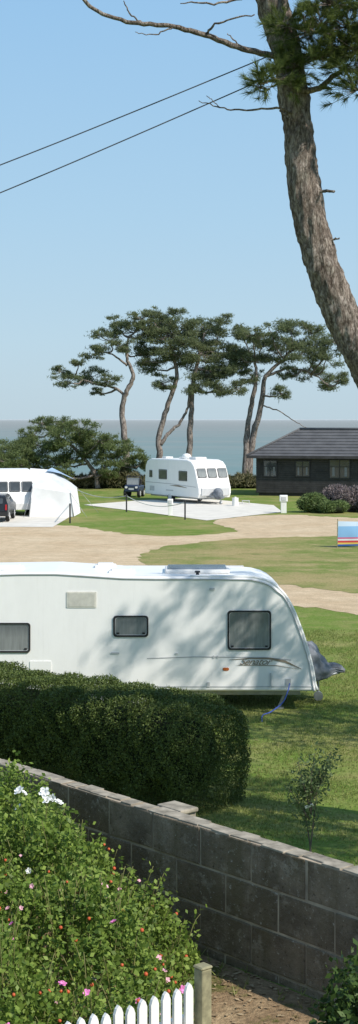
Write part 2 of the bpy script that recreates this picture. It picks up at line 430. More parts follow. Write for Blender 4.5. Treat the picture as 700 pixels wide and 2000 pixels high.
def text_part(txt,size,mat,parent,pos,shear=.4,name='lettering'):
    cu=bpy.data.curves.new(name,'FONT'); cu.body=txt; cu.size=size; cu.shear=shear; cu.extrude=.002; cu.space_character=.92
    to=bpy.data.objects.new('tmp',cu); col.objects.link(to); dg=bpy.context.evaluated_depsgraph_get(); dg.update()
    me=bpy.data.meshes.new_from_object(to.evaluated_get(dg)); bpy.data.objects.remove(to)
    me.materials.clear(); me.materials.append(mat)
    o=bpy.data.objects.new(name,me); o.parent=parent; col.objects.link(o); o.matrix_local=Matrix.Translation(pos)@Matrix.Rotation(R(90),4,'X')@Matrix.Diagonal((1.15,1,1,1)); return o

# --- large near caravan
W=2.2
cv=thing('caravan','large white touring caravan parked behind a clipped hedge','caravan',(0,28.85+W/2,0))
prof=[(2.57,.38),(2.55,.5),(2.52,.69),(2.47,.93),(2.40,1.17),(2.335,1.39),(2.26,1.6),(2.17,1.83),(2.07,2.04),(1.98,2.18),(1.87,2.30),(1.76,2.39),(1.63,2.455),(1.45,2.50),(1.25,2.52),
      (.2,2.53),(-1.1,2.54),(-2.35,2.62),(-3.6,2.60),(-4.2,2.54),(-4.5,2.40),(-4.62,2.2),(-4.72,1.4),(-4.75,.38)]
body=profile_body('body',prof,W,M['white'],cv,.05)
for yy in (-W/2-.004,W/2+.004):
    acc=Acc(); acc.tube([(x-.035 if x>0 else x+.035,yy,z-(.04 if z>2.2 else 0)) for x,z in prof],[.016,.016],6,2)
    acc.obj('awning_rail',M['trim'],cv)
acc=Acc(); acc.tube([(2.60,-W/2+.06,.40)]+[(x+.012,-W/2+.05,z+.008) for x,z in prof[1:16]],[.028,.028],6,2); acc.obj('corner_moulding',M['white'],cv)
fy=-W/2
window(cv,(1.32,fy-.001,1.53),(0,-1,0),.82,.74)
window(cv,(-.905,fy-.001,1.605),(0,-1,0),.66,.40)
window(cv,(-3.25,fy-.001,1.39),(0,-1,0),.92,.56)
v_=plate('fridge_vent',.56,.30,.015,.012,M['vent'],cv,face_matrix((-1.83,fy-.001,2.105),(0,-1,0)))
bm=bmesh.new()
for k in range(13): bm_box(bm,(0,-.12+k*.02,.014),(.5,.013,.008))
from_bm('louvre',bm,M['vent'],v_)
for (x,z,w,h) in ((-1.2,1.10,.16,.03),(.62,2.3,.10,.05),(-.05,1.09,.05,.03),(.65,1.03,.03,.05),(.72,1.03,.03,.05),(.55,.51,.06,.09),(2.05,.56,.10,.12),(-2.6,.8,.4,.3)):
    plate('locker_catch' if w<.3 else 'service_hatch',w,h,.01,.012,M['trim'] if w<.3 else M['white'],cv,face_matrix((x,fy-.001,z),(0,-1,0)))
strip('waist_line',[(-.6,1.0,.014),(.3,1.03,.014),(1.6,1.02,.014),(2.1,.97,.018)],fy-.006,M['decal2'],cv)
strip('lower_moulding',[(-4.7,.47,.02),(2.5,.47,.02)],fy-.006,M['trim'],cv)
strip('swoosh',[(.95,.975,.008),(1.3,1.0,.02),(1.7,1.0,.035),(2.0,.94,.045),(2.3,.80,.01)],fy-.008,M['decal'],cv)
strip('swoosh',[(1.1,.875,.008),(1.5,.87,.014),(1.85,.865,.012),(2.25,.80,.006)],fy-.0085,M['decal'],cv)
text_part('Senator',.175,M['decal'],cv,(1.13,fy-.012,.885),.55)
plate('badge',.12,.055,.026,.01,M['orange'],cv,face_matrix((.88,fy-.001,.80),(0,-1,0)))
plate('grab_handle',.03,.26,.012,.035,M['trim'],cv,face_matrix((1.72,fy-.001,.60),(0,-1,0)))
box('chassis',(-1,0,.33),(6.6,1.7,.12),M['metal'],cv)
for y in (-.95,.95):
    for x in (-1.5,-.75): wheel(cv,x,y)
for x in (-4.2,1.9):
    for y in (-.8,.8):
        bm=bmesh.new(); bm_cyl(bm,(x,y,.03),(x+.12,y,.34),.03); bm_box(bm,(x,y,.02),(.16,.16,.03)); from_bm('corner_steady',bm,M['metal'],cv)
def rooflight(x,y,w,d,z,mat,h=.07,nm='roof_light'):
    bm=bmesh.new(); bm_box(bm,(0,0,h/2),(w,d,h),None,.03,3); r=from_bm(nm,bm,M['roofwhite'],cv,loc=(x,y,z))
    bm=bmesh.new(); bm_box(bm,(0,0,h+.012),(w-.12,d-.12,.03),None,.012); from_bm('dome',bm,mat,r); return r
rooflight(.35,-.05,1.25,.85,2.525,M['glassblue'],.08)
rooflight(-1.1,-.45,.5,.42,2.53,M['white'],.07)
rooflight(-1.45,.35,.42,.4,2.54,M['white'],.09)
rooflight(-3.3,-.4,.6,.45,2.60,M['white'],.07)
bm=bmesh.new(); bm_cyl(bm,(0,0,0),(0,0,.09),.04,.03,10); bm_cyl(bm,(0,0,.09),(0,0,.12),.06,.05,10); from_bm('flue',bm,M['dkplastic'],cv,loc=(.35,-.85,2.5))
bm=bmesh.new()
for y in (-1.02,1.02): bm_box(bm,(-1.0,y,2.525),(4.6,.03,.035),None,.008)
from_bm('roof_rail',bm,M['trim'],cv)
nf=Vector((1,0,.33)); 
for y in (-.72,0,.72): window(cv,(2.325,y,1.45),nf,.62,.62)
bm=bmesh.new()
for s in (-1,1): bm_cyl(bm,(2.4,s*.45,.48),(3.12,0,.56),.04,.035,8)
bm_cyl(bm,(2.72,.05,.10),(2.72,.05,.6),.022); bm_cyl(bm,(2.72,.0,.09),(2.72,.08,.09),.09,.09,16)
from_bm('drawbar',bm,M['metal'],cv)
V=[];F=[];seg=30; sec=[(2.40,1.12,.44,.46),(2.58,1.13,.40,.44),(2.68,1.04,.40,.38),(2.78,.86,.43,.30),(2.88,.76,.48,.22),(2.98,.73,.53,.17),(3.08,.71,.55,.13),(3.17,.67,.54,.11),(3.24,.61,.55,.06)]
sec=[tuple(np.array(a)*(1-t)+np.array(b)*t) for a,b in zip(sec,sec[1:]) for t in (0,.33,.66)]+[sec[-1]]
for x,zt,zb,hw in sec:
    for k in range(seg):
        a=2*math.pi*k/seg; ca,sa=math.cos(a),math.sin(a)
        yy=hw*math.copysign(abs(ca)**.7,ca); zz=(zt+zb)/2+(zt-zb)/2*math.copysign(abs(sa)**.8,sa)
        nz=mn.noise(Vector((x*5,yy*5,zz*3)))*.09+math.sin(a*9+x*6)*.018
        V.append((x+nz*.5,yy+nz*ca,zz+nz*sa*.7))
for i in range(len(sec)-1):
    for k in range(seg): a=i*seg+k;b=i*seg+(k+1)%seg; F.append((a,b,b+seg,a+seg))
F.append(tuple(range((len(sec)-1)*seg,len(sec)*seg)))
mesh_obj('hitch_cover',V,F,M['fabricgrey'],cv,True)
hs=thing('water_hose','blue water hose hanging from a caravan inlet to the lawn','hose',(2.05,28.7,0))
acc=Acc(); acc.tube([(.02,.04,.55),(-.02,-.05,.42),(-.12,-.12,.22),(-.35,-.2,.06),(-.5,-.3,.02),(-.55,-.9,.02)],[.012,.012],6,6); acc.obj('hose',M['blue'],hs)
# --- far caravan
ang=math.atan2(-.862,.507)
fc=thing('caravan','white touring caravan on a pale concrete pad near the sea','caravan',(.50,102.2,.02),ang); fc.scale=(1.12,1.12,1.08)
fp=[(3.1,.36),(3.22,.62),(3.2,.95),(3.08,1.25),(2.93,1.65),(2.80,2.0),(2.62,2.3),(2.35,2.5),(1.9,2.6),(0,2.62),(-2.3,2.6),(-2.85,2.45),(-3.05,2.1),(-3.12,1.2),(-3.12,.36)]
profile_body('body',fp,W,M['white'],fc,.07)
for (x,w,h,z) in ((-.9,.95,.6,1.65),(1.45,.95,.6,1.62),(-2.35,.35,.45,1.65)): window(fc,(x,-W/2-.001,z),(0,-1,0),w,h,'glassdk')
for (x,w) in ((0,1.0),(1.6,.9)): window(fc,(x,W/2+.001,1.62),(0,1,0),w,.6,'glassdk')
nf=Vector((1,0,.37))
for y in (-.70,0,.70): window(fc,(2.885,y,1.83),nf,.60,.60,'glass')
bm=bmesh.new(); bm_box(bm,(3.24,0,.72),(.12,1.9,.5),None,.05); from_bm('front_locker',bm,M['trim'],fc)
strip('waist_line',[(-3.0,1.12,.03),(0,1.1,.03),(2.9,1.0,.03)],-W/2-.006,M['decal2'],fc)
strip('swoosh',[(-.1,1.0,.01),(.9,1.0,.10),(1.9,.92,.02)],-W/2-.008,M['decal'],fc)
plate('service_hatch',.55,.3,.02,.012,M['trim'],fc,face_matrix((-2.2,-W/2-.001,.75),(0,-1,0)))
for y in (-.98,.98): wheel(fc,-.1,y,.33)
box('wheel_arch',(-.1,-W/2-.006,.70),(.85,.02,.07),M['trim'],fc,.005)
box('chassis',(0,0,.31),(5.8,1.6,.1),M['metal'],fc)
for x,y,s,h in ((1.3,0,.75,.14),(-.6,.2,.45,.1),(-1.9,-.2,.5,.1)):
    bm=bmesh.new(); bm_box(bm,(0,0,h/2),(s,s,h),None,.03); from_bm('roof_light',bm,M['roofwhite'],fc,loc=(x,y,2.61))
bm=bmesh.new(); bmesh.ops.create_uvsphere(bm,u_segments=20,v_segments=10,radius=.26,matrix=Matrix.Translation((0.5,-.3,2.75))@Matrix.Diagonal((1.3,1,.8,1))); from_bm('satellite_dome',bm,M['white'],fc,smooth=True)
bm=bmesh.new()
for s in (-1,1): bm_cyl(bm,(3.1,s*.5,.42),(4.2,0,.45),.045)
bm_cyl(bm,(3.85,0,.1),(3.85,0,.8),.03); bm_cyl(bm,(3.85,-.05,.1),(3.85,.05,.1),.1)
from_bm('drawbar',bm,M['metal'],fc)
bm=bmesh.new(); bmesh.ops.create_uvsphere(bm,u_segments=16,v_segments=10,radius=.4,matrix=Matrix.Translation((3.7,-.1,.62))@Matrix.Diagonal((.9,.7,.9,1))); from_bm('gas_cover',bm,M['fabricgrey'],fc,smooth=True)
wb=thing('water_barrel','small white water container beside the caravan','water container',(3.55,96.9,.02))
bm=bmesh.new(); bm_cyl(bm,(0,0,0),(0,0,.5),.2,.2,18); bm_cyl(bm,(0,0,.5),(0,0,.56),.07,.07,12); from_bm('barrel',bm,M['picket'],wb)
st=thing('caravan_step','pale plastic step standing on the pad','step',(4.3,98.9,.02))
bm=bmesh.new(); bm_box(bm,(0,0,.2),(.5,.3,.04),None,.01)
for x in(-.22,.22):
    for y in (-.12,.12): bm_cyl(bm,(x,y,0),(x,y,.2),.02)
from_bm('tread',bm,M['trim'],st)

# --- left caravan with awning
lc=thing('caravan','white caravan with a fabric awning attached','caravan',(-9.75,88.9,.02),R(-78))
fp2=[(2.5,.36),(2.6,.7),(2.56,1.05),(2.42,1.5),(2.24,1.95),(2.0,2.28),(1.65,2.48),(1.2,2.58),(0,2.62),(-1.7,2.56),(-2.2,2.4),(-2.42,2.05),(-2.5,1.2),(-2.5,.36)]
profile_body('body',fp2,W,M['white'],lc,.18)
for y in (-.70,0,.70): window(lc,(2.375,y,1.66),nf,.62,.60,'glassdk')
window(lc,(1.2,W/2+.001,1.6),(0,1,0),.8,.6,'glassdk')
window(lc,(1.2,-W/2-.001,1.6),(0,-1,0),.8,.6,'glassdk')
for y in (-.98,.98): wheel(lc,-.1,y,.33)
strip('waist_line',[(-2.4,1.1,.03),(2.3,1.0,.03)],-W/2-.006,M['decal2'],lc)
aw=thing('awning','pale grey caravan awning with blue roof panel and guy lines','awning',(-8.6,86.0,.02)); aw.scale=(1.06,1,1.06)
def quadmesh(name,q,mat,par,n=8,sag=.0):
    V=[];F=[]
    a,b,c,d=[Vector(p) for p in q]
    nn=(b-a).cross(d-a).normalized()
    for i in range(n+1):
        for j in range(n+1):
            u=i/n;v=j/n
            p=(a*(1-u)+b*u)*(1-v)+(d*(1-u)+c*u)*v
            p=p+nn*sag*(math.sin(math.pi*u)*math.sin(math.pi*v)+.12*math.sin(u*12+v*2)*math.sin(math.pi*v))
            V.append(p)
    for i in range(n):
        for j in range(n): F.append((i*(n+1)+j,(i+1)*(n+1)+j,(i+1)*(n+1)+j+1,i*(n+1)+j+1))
    return mesh_obj(name,V,F,mat,par,True)
A0=(0.2,0,0);A1=(2.55,0,0);A0t=(.35,.25,1.55);A1t=(2.35,.25,1.25)
B0=(.1,3.8,0);B1=(2.7,3.6,0);B0t=(-.1,3.8,2.45);B1t=(1.3,3.6,2.35);B2t=(2.5,3.6,1.4)
quadmesh('front_wall',[A0,A1,A1t,A0t],M['awning'],aw,12,-.07)
quadmesh('side_wall',[A1,B1,B2t,A1t],M['awning'],aw,12,-.06)
quadmesh('rear_wall',[B0,B1,B2t,B0t],M['awninggrey'],aw,8,-.02)
quadmesh('roof',[A0t,(1.3,.9,1.9),B1t,B0t],M['awning'],aw,10,.08)
quadmesh('roof_panel',[(1.3,.9,1.9),A1t,B2t,B1t],M['awninggrey'],aw,10,.08)
quadmesh('gable',[A0t,A1t,(1.3,.9,1.9),A0t],M['awning'],aw,6,.0)
quadmesh('blue_panel',[(.9,2.6,2.35),(1.7,2.4,2.2),(2.45,3.6,1.8),(1.1,3.9,2.48)],M['awningblue'],aw,6,.02)
for p,q,r_,nm in (((2.35,.25,1.25),(3.3,-.7,0),.008,'guy_line'),((.35,.25,1.55),(.0,-1.0,0),.008,'guy_line'),((2.5,3.6,1.4),(3.7,3.4,0),.008,'guy_line'),(A1,A1t,.025,'pole'),(A0,A0t,.025,'pole')):
    acc=Acc(); acc.tube([p,q],[r_,r_],6,1); acc.obj(nm,M['metal'],aw)
# --- dark car
car=thing('parked_car','black hatchback parked on the concrete beside the awning','car',(-9.9,83.2,.02),R(90))
cp=[(-2.0,.32),(-2.05,.6),(-1.98,.92),(-1.72,1.32),(-1.5,1.42),(-.3,1.46),(.35,1.38),(1.05,.98),(1.8,.86),(2.0,.7),(2.02,.35)]
def carbody(parent):
    bm=bmesh.new(); n=len(cp)
    rows=[]
    for y in (-.86,-.80,.80,.86):
        r=[]
        for x,z in cp:
            yy=y
            if z>.95: yy=math.copysign(abs(y)-(z-.95)*.42,y)
            r.append(bm.verts.new((x,yy,z)))
        rows.append(r)
    for a,b in zip(rows,rows[1:]):
        for i in range(n): bm.faces.new((a[i],a[(i+1)%n],b[(i+1)%n],b[i]))
    bm.faces.new(rows[0]); bm.faces.new(rows[-1][::-1])
    return from_bm('body',bm,M['carblack'],parent)
carbody(car)
plate('rear_window',1.15,.34,.06,.012,M['glassdk'],car,face_matrix((-1.855,0,1.12),(-.84,0,.55)))
for s in (-1,1):
    plate('tail_light',.10,.30,.03,.02,M['red'],car,face_matrix((-2.03,s*.76,.80),(-1,0,.15)))
    q=[(-1.35,s*.765,1.0),(.55,s*.84,1.0),(.1,s*.70,1.33),(-1.3,s*.68,1.33)]
    mesh_obj('side_window',[(x,y+s*.03,z) for x,y,z in q],[(0,1,2,3)],M['glassdk'],car)
plate('number_plate',.52,.11,.01,.015,M['yellow'],car,face_matrix((-2.045,0,.66),(-1,0,.05)))
plate('bumper',1.66,.2,.05,.07,M['dkplastic'],car,face_matrix((-2.04,0,.45),(-1,0,0)))
for x in (-1.25,1.3):
    for y in (-.76,.76): wheel(car,x,y,.31,.19)
# --- small utility vehicle
uv=thing('utility_vehicle','small dark blue open utility vehicle behind the caravan','utility vehicle',(-3.15,108.2,.0),R(-100))
bm=bmesh.new(); bm_box(bm,(0,0,.6),(2.0,1.05,.42),None,.08,3); bm_box(bm,(.75,0,.78),(.6,.95,.2),None,.06,3); from_bm('body',bm,M['cartdark'],uv)
acc=Acc()
for s in (-.46,.46): acc.tube([(.5,s,.8),(.25,s,1.45),(-.6,s,1.45),(-.75,s,.8)],[.03,.03],6,3)
acc.tube([(.25,-.46,1.45),(.25,.46,1.45)],[.03,.03],6,1); acc.obj('roll_cage',M['dkplastic'],uv)
plate('windscreen',.86,.5,.04,.01,M['glass'],uv,face_matrix((.40,0,1.12),(1,0,.35)))
for s in (-.36,.36): plate('headlight',.18,.14,.06,.03,M['picket'],uv,face_matrix((1.04,s,.72),(1,0,0)))
plate('grille',.4,.16,.03,.02,M['trim'],uv,face_matrix((1.0,0,.62),(1,0,0)))
bm=bmesh.new(); bm_box(bm,(-.2,0,.85),(.45,.9,.12),None,.04); bm_box(bm,(-.42,0,1.05),(.1,.9,.4),None,.04); from_bm('seat',bm,M['dkplastic'],uv)
for x in (-.65,.7):
    for y in (-.48,.48): wheel(uv,x,y,.29,.2)

# ---------------------------------------------------------------- posts and chains
def dark_post(x,y,h=1.0):
    e=thing('rope_post','slim dark post carrying a pale rope along the grass','post',(x,y,0),0,'posts along the pitch edge')
    bm=bmesh.new(); bm_cyl(bm,(0,0,0),(0,0,h),.045,.045,10); bm_cyl(bm,(0,0,h),(0,0,h+.05),.055,.02,10)
    from_bm('shaft',bm,M['dkplastic'],e); return (x,y,h-.05)
P=[dark_post(*p) for p in ((-7.2,103),(-3.1,90.7),(-5.74,80.9),(.33,83.8))]
def rope(a,b,sag):
    e=thing('rope','pale rope sagging between dark posts','rope',a,0,'ropes between the posts')
    acc=Acc(); v=Vector(b)-Vector(a)
    acc.tube([v*t-Vector((0,0,sag*4*t*(1-t))) for t in [k/8 for k in range(9)]],[.022,.022],5,2); acc.obj('strand',M['rope'],e)
rope(P[0],P[1],.35); rope(P[1],P[3],.4); rope(P[0],P[2],.3)
def hookup(x,y,h,w,lab):
    e=thing('power_post',lab,'hook-up post',(x,y,0),0,'electric hook-up posts')
    bm=bmesh.new(); bm_box(bm,(0,0,h*.42),(w*.7,w*.6,h*.84),None,.015); from_bm('pedestal',bm,M['picket'],e)
    bm=bmesh.new(); bm_box(bm,(0,0,h*.82),(w,w*.8,h*.36),None,.03); c=from_bm('socket_box',bm,M['white'],e)
    bm=bmesh.new(); bm_box(bm,(0,-w*.42,0),(w*.6,.03,h*.2),None,.01); from_bm('flap',bm,M['trim'],c,loc=(0,0,h*.82))
hookup(6.1,89.6,1.05,.46,'white electric hook-up post beside the gravel'); hookup(-.5,87.3,.95,.32,'small white hook-up post near the caravan pad')

wbk=thing('windbreak','striped blue, red and yellow fabric windbreak on the grass','windbreak',(6.75,65.5,.012),R(-12))
def stripemat():
    t=NT('windbreak_stripes'); tc=t.n('ShaderNodeTexCoord'); s=t.n('ShaderNodeSeparateXYZ'); t.l(tc.outputs['Object'],s.inputs[0])
    r=t.n('ShaderNodeValToRGB'); r.color_ramp.interpolation='CONSTANT'; e=r.color_ramp.elements
    st=[(0,(.03,.10,.35)),(.13,(.65,.5,.12)),(.20,(.55,.07,.07)),(.29,(.65,.68,.7)),(.36,(.50,.14,.25)),(.43,(.22,.42,.66)),(.9,(.50,.62,.74))]
    e[0].position=0;e[0].color=lin(st[0][1]);e[1].position=st[1][0];e[1].color=lin(st[1][1])
    for p,c in st[2:]:
        x=e.new(p);x.color=lin(c)
    t.l(s.outputs['Z'],r.inputs['Fac']); 
    t.bsdf(r.outputs['Color'],.8,.2); return t.m
M['stripes']=stripemat()
for k in range(4):
    x0=k*1.2; y0=.5*(k%2); y1=.5*((k+1)%2)
    quadmesh('panel',[(x0,y0,.06),(x0+1.2,y1,.06),(x0+1.2,y1,1.08),(x0,y0,1.12)],M['stripes'],wbk,10,.06)
for k in range(5):
    bm=bmesh.new(); bm_cyl(bm,(k*1.2,.5*(k%2)-.02,-.05),(k*1.2+.02,.5*(k%2)-.02,1.22),.018); from_bm('pole',bm,M['postwood'],wbk)

# ---------------------------------------------------------------- lodge
def lodgeroofmat():
    t=NT('lodge_roof_tiles'); v=t.coord(); n=t.noise(v,1.5,4)
    t.bsdf(t.ramp(n,[(.3,(.085,.085,.09)),(.7,(.13,.13,.135))]),.7,.3); return t.m
M['rooftile']=lodgeroofmat()
lt=thing('lodge','dark timber-clad single-storey lodge with grey tiled roof','lodge',(5.55,110.0,0),R(-15))
Lh,Ld,Hh=15.0,6.6,2.75
bm=bmesh.new(); bm_box(bm,(Lh/2,Ld/2,.2+Hh/2),(Lh,Ld,Hh)); 
for k in range(17): 
    bm_box(bm,(Lh/2,-.012,.3+k*.155),(Lh+.02,.03,.135),Matrix.Rotation(R(7),4,'X')); bm_box(bm,(-.012,Ld/2,.3+k*.155),(.03,Ld+.02,.135),Matrix.Rotation(R(-7),4,'Y'))
from_bm('wall',bm,M['lodge'],lt)
bm=bmesh.new(); bm_box(bm,(Lh/2,Ld/2,.1),(Lh-.3,Ld-.3,.2)); from_bm('plinth',bm,M['dkplastic'],lt)
bm=bmesh.new(); oh=.6; ez=Hh+.12; rz=4.75; nC=9
def ring(t,dz=0):
    ins=t*(Ld/2+oh); z=ez+(rz-ez)*t+dz
    return [(-oh+ins*.8,-oh+ins,z),(Lh+oh-ins,-oh+ins,z),(Lh+oh-ins,Ld+oh-ins,z),(-oh+ins*.8,Ld+oh-ins,z)]
base=[bm.verts.new(p) for p in ring(0,-.16)]; bm.faces.new(base[::-1])
last=base
for k in range(nC):
    a=[bm.verts.new(p) for p in ring(k/nC,.0)]
    b=[bm.verts.new(p) for p in ring(min(.999,(k+1)/nC),-.075)]
    for q in range(4):
        bm.faces.new((last[q],last[(q+1)%4],a[(q+1)%4],a[q])); bm.faces.new((a[q],a[(q+1)%4],b[(q+1)%4],b[q]))
    last=b
bm.faces.new(last)
rf=from_bm('roof',bm,M['rooftile'],lt)
acc=Acc(); hx=-oh+(Ld/2+oh)*.8
acc.tube([(hx,Ld/2,rz+.02),(Lh-Ld/2,Ld/2,rz+.02)],[.09,.09],8,1); acc.tube([(-oh,-oh,ez+.02),(hx,Ld/2,rz+.02)],[.07,.07],8,1); acc.tube([(Lh+oh,-oh,ez+.02),(Lh-Ld/2,Ld/2,rz+.02)],[.07,.07],8,1)
acc.obj('ridge',M['rooftile'],rf)
bm=bmesh.new(); bm_box(bm,(Lh/2,-oh-.02,ez-.08),(Lh+2*oh,.04,.2)); from_bm('fascia',bm,M['lodge'],lt)
M['frame_grey']=simple('window_frame_grey',(.22,.22,.23),.5,.05,5)
for x,w,h in ((1.0,.95,1.15),(3.35,1.0,1.1),(6.0,1.45,1.3),(9.2,1.45,1.3),(12.4,1.0,1.1)):
    wn=plate('window',w,h,.01,.02,M['glassdk'],lt,face_matrix((x,-.03,1.95),(0,-1,0)))
    plate('frame',w+.08,h+.08,.01,.05,M['dkplastic'],wn,Matrix.Identity(4),hole=.07)
    box('mullion',(0,0,.03),(.05,h,.03),M['dkplastic'],wn,.004); box('transom',(0,h*.12,.031),(w,.04,.03),M['dkplastic'],wn,.004)
    for s in (-1,1):
        plate('curtain',w*.12,h*.5,.01,.026,M['frame_grey'],wn,Matrix.Translation((s*w*.30,-h*.15,0)))

# ---------------------------------------------------------------- trees
def ellipsoid_pts(c,r,n,shell=.5):
    d=rng.normal(size=(n,3)); d/=np.linalg.norm(d,axis=1)[:,None]
    rr=(shell+(1-shell)*rng.random(n))**.6
    return np.asarray(c)+d*rr[:,None]*np.asarray(r)
def pine(label,base,trunks,clumps,mat='needle_far',dens=235,flat=.5,depth=1.8,group=None,name='pine_tree',subs=12,tl=.22,core=.07,ts=.82,brs=1.0):
    e=thing(name,label,'tree',base,0,group); bx=base[0]
    acc=Acc(); tp=[]
    for path,r0,r1 in trunks:
        r0*=ts; r1*=ts
        pts=[(x-bx,y,z) for x,y,z in path]; acc.tube(pts,[r0*1.25,r0*.9,(r0+r1)/2,r1],10,6,.10,.05); tp+=spline(pts,5)[4:]
    C=[]
    for cx,cz,r in clumps:
        cy=random.uniform(-depth,depth); c=Vector((cx-bx,cy,cz))
        near=min(tp,key=lambda p:(p-c).length+ (3 if p.z>c.z+.3 else 0))
        mid=near.lerp(c,.5)+Vector((random.uniform(-.3,.3),random.uniform(-.3,.3),-.25))
        acc.tube([near,mid,c],[.10*brs,.06*brs,.03*brs],6,4,.1,.05)
        for s in range(subs):
            a=random.uniform(0,6.28); q=random.uniform(.2,1.2)*r
            sc=c+Vector((math.cos(a)*q,math.sin(a)*q,random.uniform(-.55,.65)*r*.95))
            rr=r*random.uniform(.16,.44)
            acc.tube([c,c.lerp(sc,.5)+Vector((0,0,-.1)),sc],[.03*brs,.02*brs,.01*brs],4,2)
            nn=int(dens*rr*rr*1.7)+6
            P_=np.asarray(sc)+rng.normal(size=(nn,3))*np.array([rr*.66,rr*.66,rr*flat*.62])
            C.append(P_)
        C.append(ellipsoid_pts(c,(r*1.25,r*1.25,r*.7),int(dens*core*r*r),.1))
    C=np.concatenate(C)
    V,F=tufts_np(C,tl,.040,5,.7)
    acc.obj('trunk',M['bark_far'],e); mesh_obj('crown',V,F,M[mat],e)
    return e
pine('tall wind-bent pine with layered crown above the cliff hedge',(-4.3,124,0),
 [([(-4.3,0,0),(-4.3,0,2.9),(-4.6,.1,6.25),(-4.2,0,7.7),(-3.7,-.1,9.0),(-4.2,0,10.4),(-4.1,0,12.1)],.30,.10),
  ([(-4.3,0,7.4),(-5.2,.3,8.0),(-6.6,.2,8.3),(-8.5,0,8.9)],.13,.05),([(-4.2,0,9.8),(-5.2,-.3,10.6),(-6.4,-.2,10.9)],.1,.05)],
 [(-9.0,8.4,1.0),(-7.4,8.9,1.1),(-5.8,8.5,.85),(-9.5,9.3,.6),(-6.7,7.7,.5),(-6.7,10.8,.85),(-5.5,11.75,1.1),(-5.2,13.1,1.1),(-3.75,12.5,1.3),(-2.6,12.5,1.1),(-3.2,10.8,.9),(-3.0,13.6,.9),(-8.0,9.9,.5),(-4.4,11.2,.8)],flat=.4)
pine('pine with forked leaning trunk and dense dark crown',(-1.46,125,0),
 [([(-1.46,0,0),(-1.6,0,2.5),(-1.58,0,4.2),(-.9,0,6.7),(-.2,0,8.75),(-.4,0,10.4),(-1,0,12.5)],.30,.1),
  ([(-1.5,0,3.4),(-.8,.1,4.4),(.1,.2,5.2),(.75,.2,6.5),(.85,.1,8.3)],.17,.08)],
 [(-2.4,14.1,.8),(-1.6,13.3,1.3),(-2.5,11.3,1.0),(-.4,12.5,1.5),(-.8,10.9,1.4),(-2.1,9.6,1.1),(.2,10.1,1.3),(-1.4,8.4,.9),(.5,12.9,1.1),(-.4,14.0,.7),(-2.9,10.2,.7),(.3,11.4,1.1),(-1.6,12.1,1.0)])
pine('straight-trunked pine with broad dark crown by the cliff edge',(.87,125.5,0),
 [([(.87,0,0),(.83,0,2.9),(1.04,0,6.25),(1.17,0,8.75),(1.7,0,10.8),(2.1,0,12.5)],.29,.1)],
 [(2.1,12.9,1.3),(3.4,13.4,1.0),(3.1,11.9,1.5),(1.7,10.8,1.4),(4.4,11.0,1.1),(3.9,9.3,1.3),(2.1,8.9,1.2),(4.7,7.9,.9),(1.25,7.8,.9),(3.2,7.9,1.0),(5.1,9.6,.8),(2.8,10.3,1.3),(1.2,11.9,.9),(3.2,9.2,1.0)])
pine('spreading pine with twin leaning trunks beside the lodge',(5.4,125,0),
 [([(5.3,0,0),(5.5,0,3.75),(5.9,0,6.7),(6.25,0,8.75),(6.2,0,10.2)],.30,.12),
  ([(5.6,0,0),(5.9,.1,3.3),(6.6,.1,6.25),(7.1,.2,9.0),(8.6,.1,10.4)],.34,.12),
  ([(7.2,.2,9.0),(9,.3,9.6),(10.8,.2,9.2),(12.2,0,8.2)],.12,.04),
  ([(6.8,.2,6.6),(8.2,.4,6.1),(9.6,.3,5.2),(10.6,.2,4.6)],.06,.02)],
 [(5.0,12.5,.9),(5.9,12.1,1.2),(7.5,12.4,1.3),(9.2,12.8,1.2),(10.8,12.5,1.2),(12.2,11.8,1.0),(6.25,10.6,1.2),(7.9,10.9,1.4),(10,10.9,1.3),(11.8,10.3,1.1),(8.1,7.6,.8),(10.9,9.2,1.0),(12.2,8.4,1.0),(13.1,8.7,.8),(8.9,9.2,.9),(6.0,8.9,.9),(4.9,10.6,.9),(8.8,11.6,1.2),(6.8,11.4,1.0),(10.9,11.4,1.0)])
pine('low sprawling pine on the cliff edge',(-6.6,121,0),
 [([(-6.4,0,0),(-6.6,0,1.1),(-7.4,0,2.3),(-9,0,3.8),(-10.5,0,4.8)],.22,.06),([(-6.5,0,.8),(-5.6,0,1.8),(-4,0,2.3)],.14,.05)],
 [(-10.9,5.2,.7),(-9.3,5.1,1.0),(-7.7,4.5,1.2),(-9.3,3.7,1.3),(-6.2,3.8,1.2),(-4.8,3.0,1.1),(-3.6,2.5,.9),(-7.1,3.0,1.3),(-10.9,3.4,1.1),(-5.4,2.3,1.0),(-8.4,2.4,1.2),(-11.2,2.0,1.0),(-9.8,1.9,1.0),(-11.6,4.2,.9),(-4.2,1.7,.8),(-5.6,1.3,.7),(-9.0,1.0,.9),(-10.8,.9,.9),(-2.9,1.8,.6)],'needle_far2',dens=330,flat=.5,core=.12)
pine('low bushy pine hugging the cliff edge',(-13,119,0),
 [([(-13,0,0),(-13.2,0,1.3),(-13.5,0,2.6)],.2,.06)],
 [(-15.5,2.7,1.5),(-14,3.0,1.3),(-12.5,3.0,1.2),(-13.3,2.2,1.3),(-11.6,2.3,1.0),(-16.5,2.2,1.5),(-11.8,1.6,1.1),(-13.9,1.3,1.3),(-10.6,1.4,.9),(-12.4,.8,1.0)],'needle_far2',dens=330,flat=.5,core=.15)
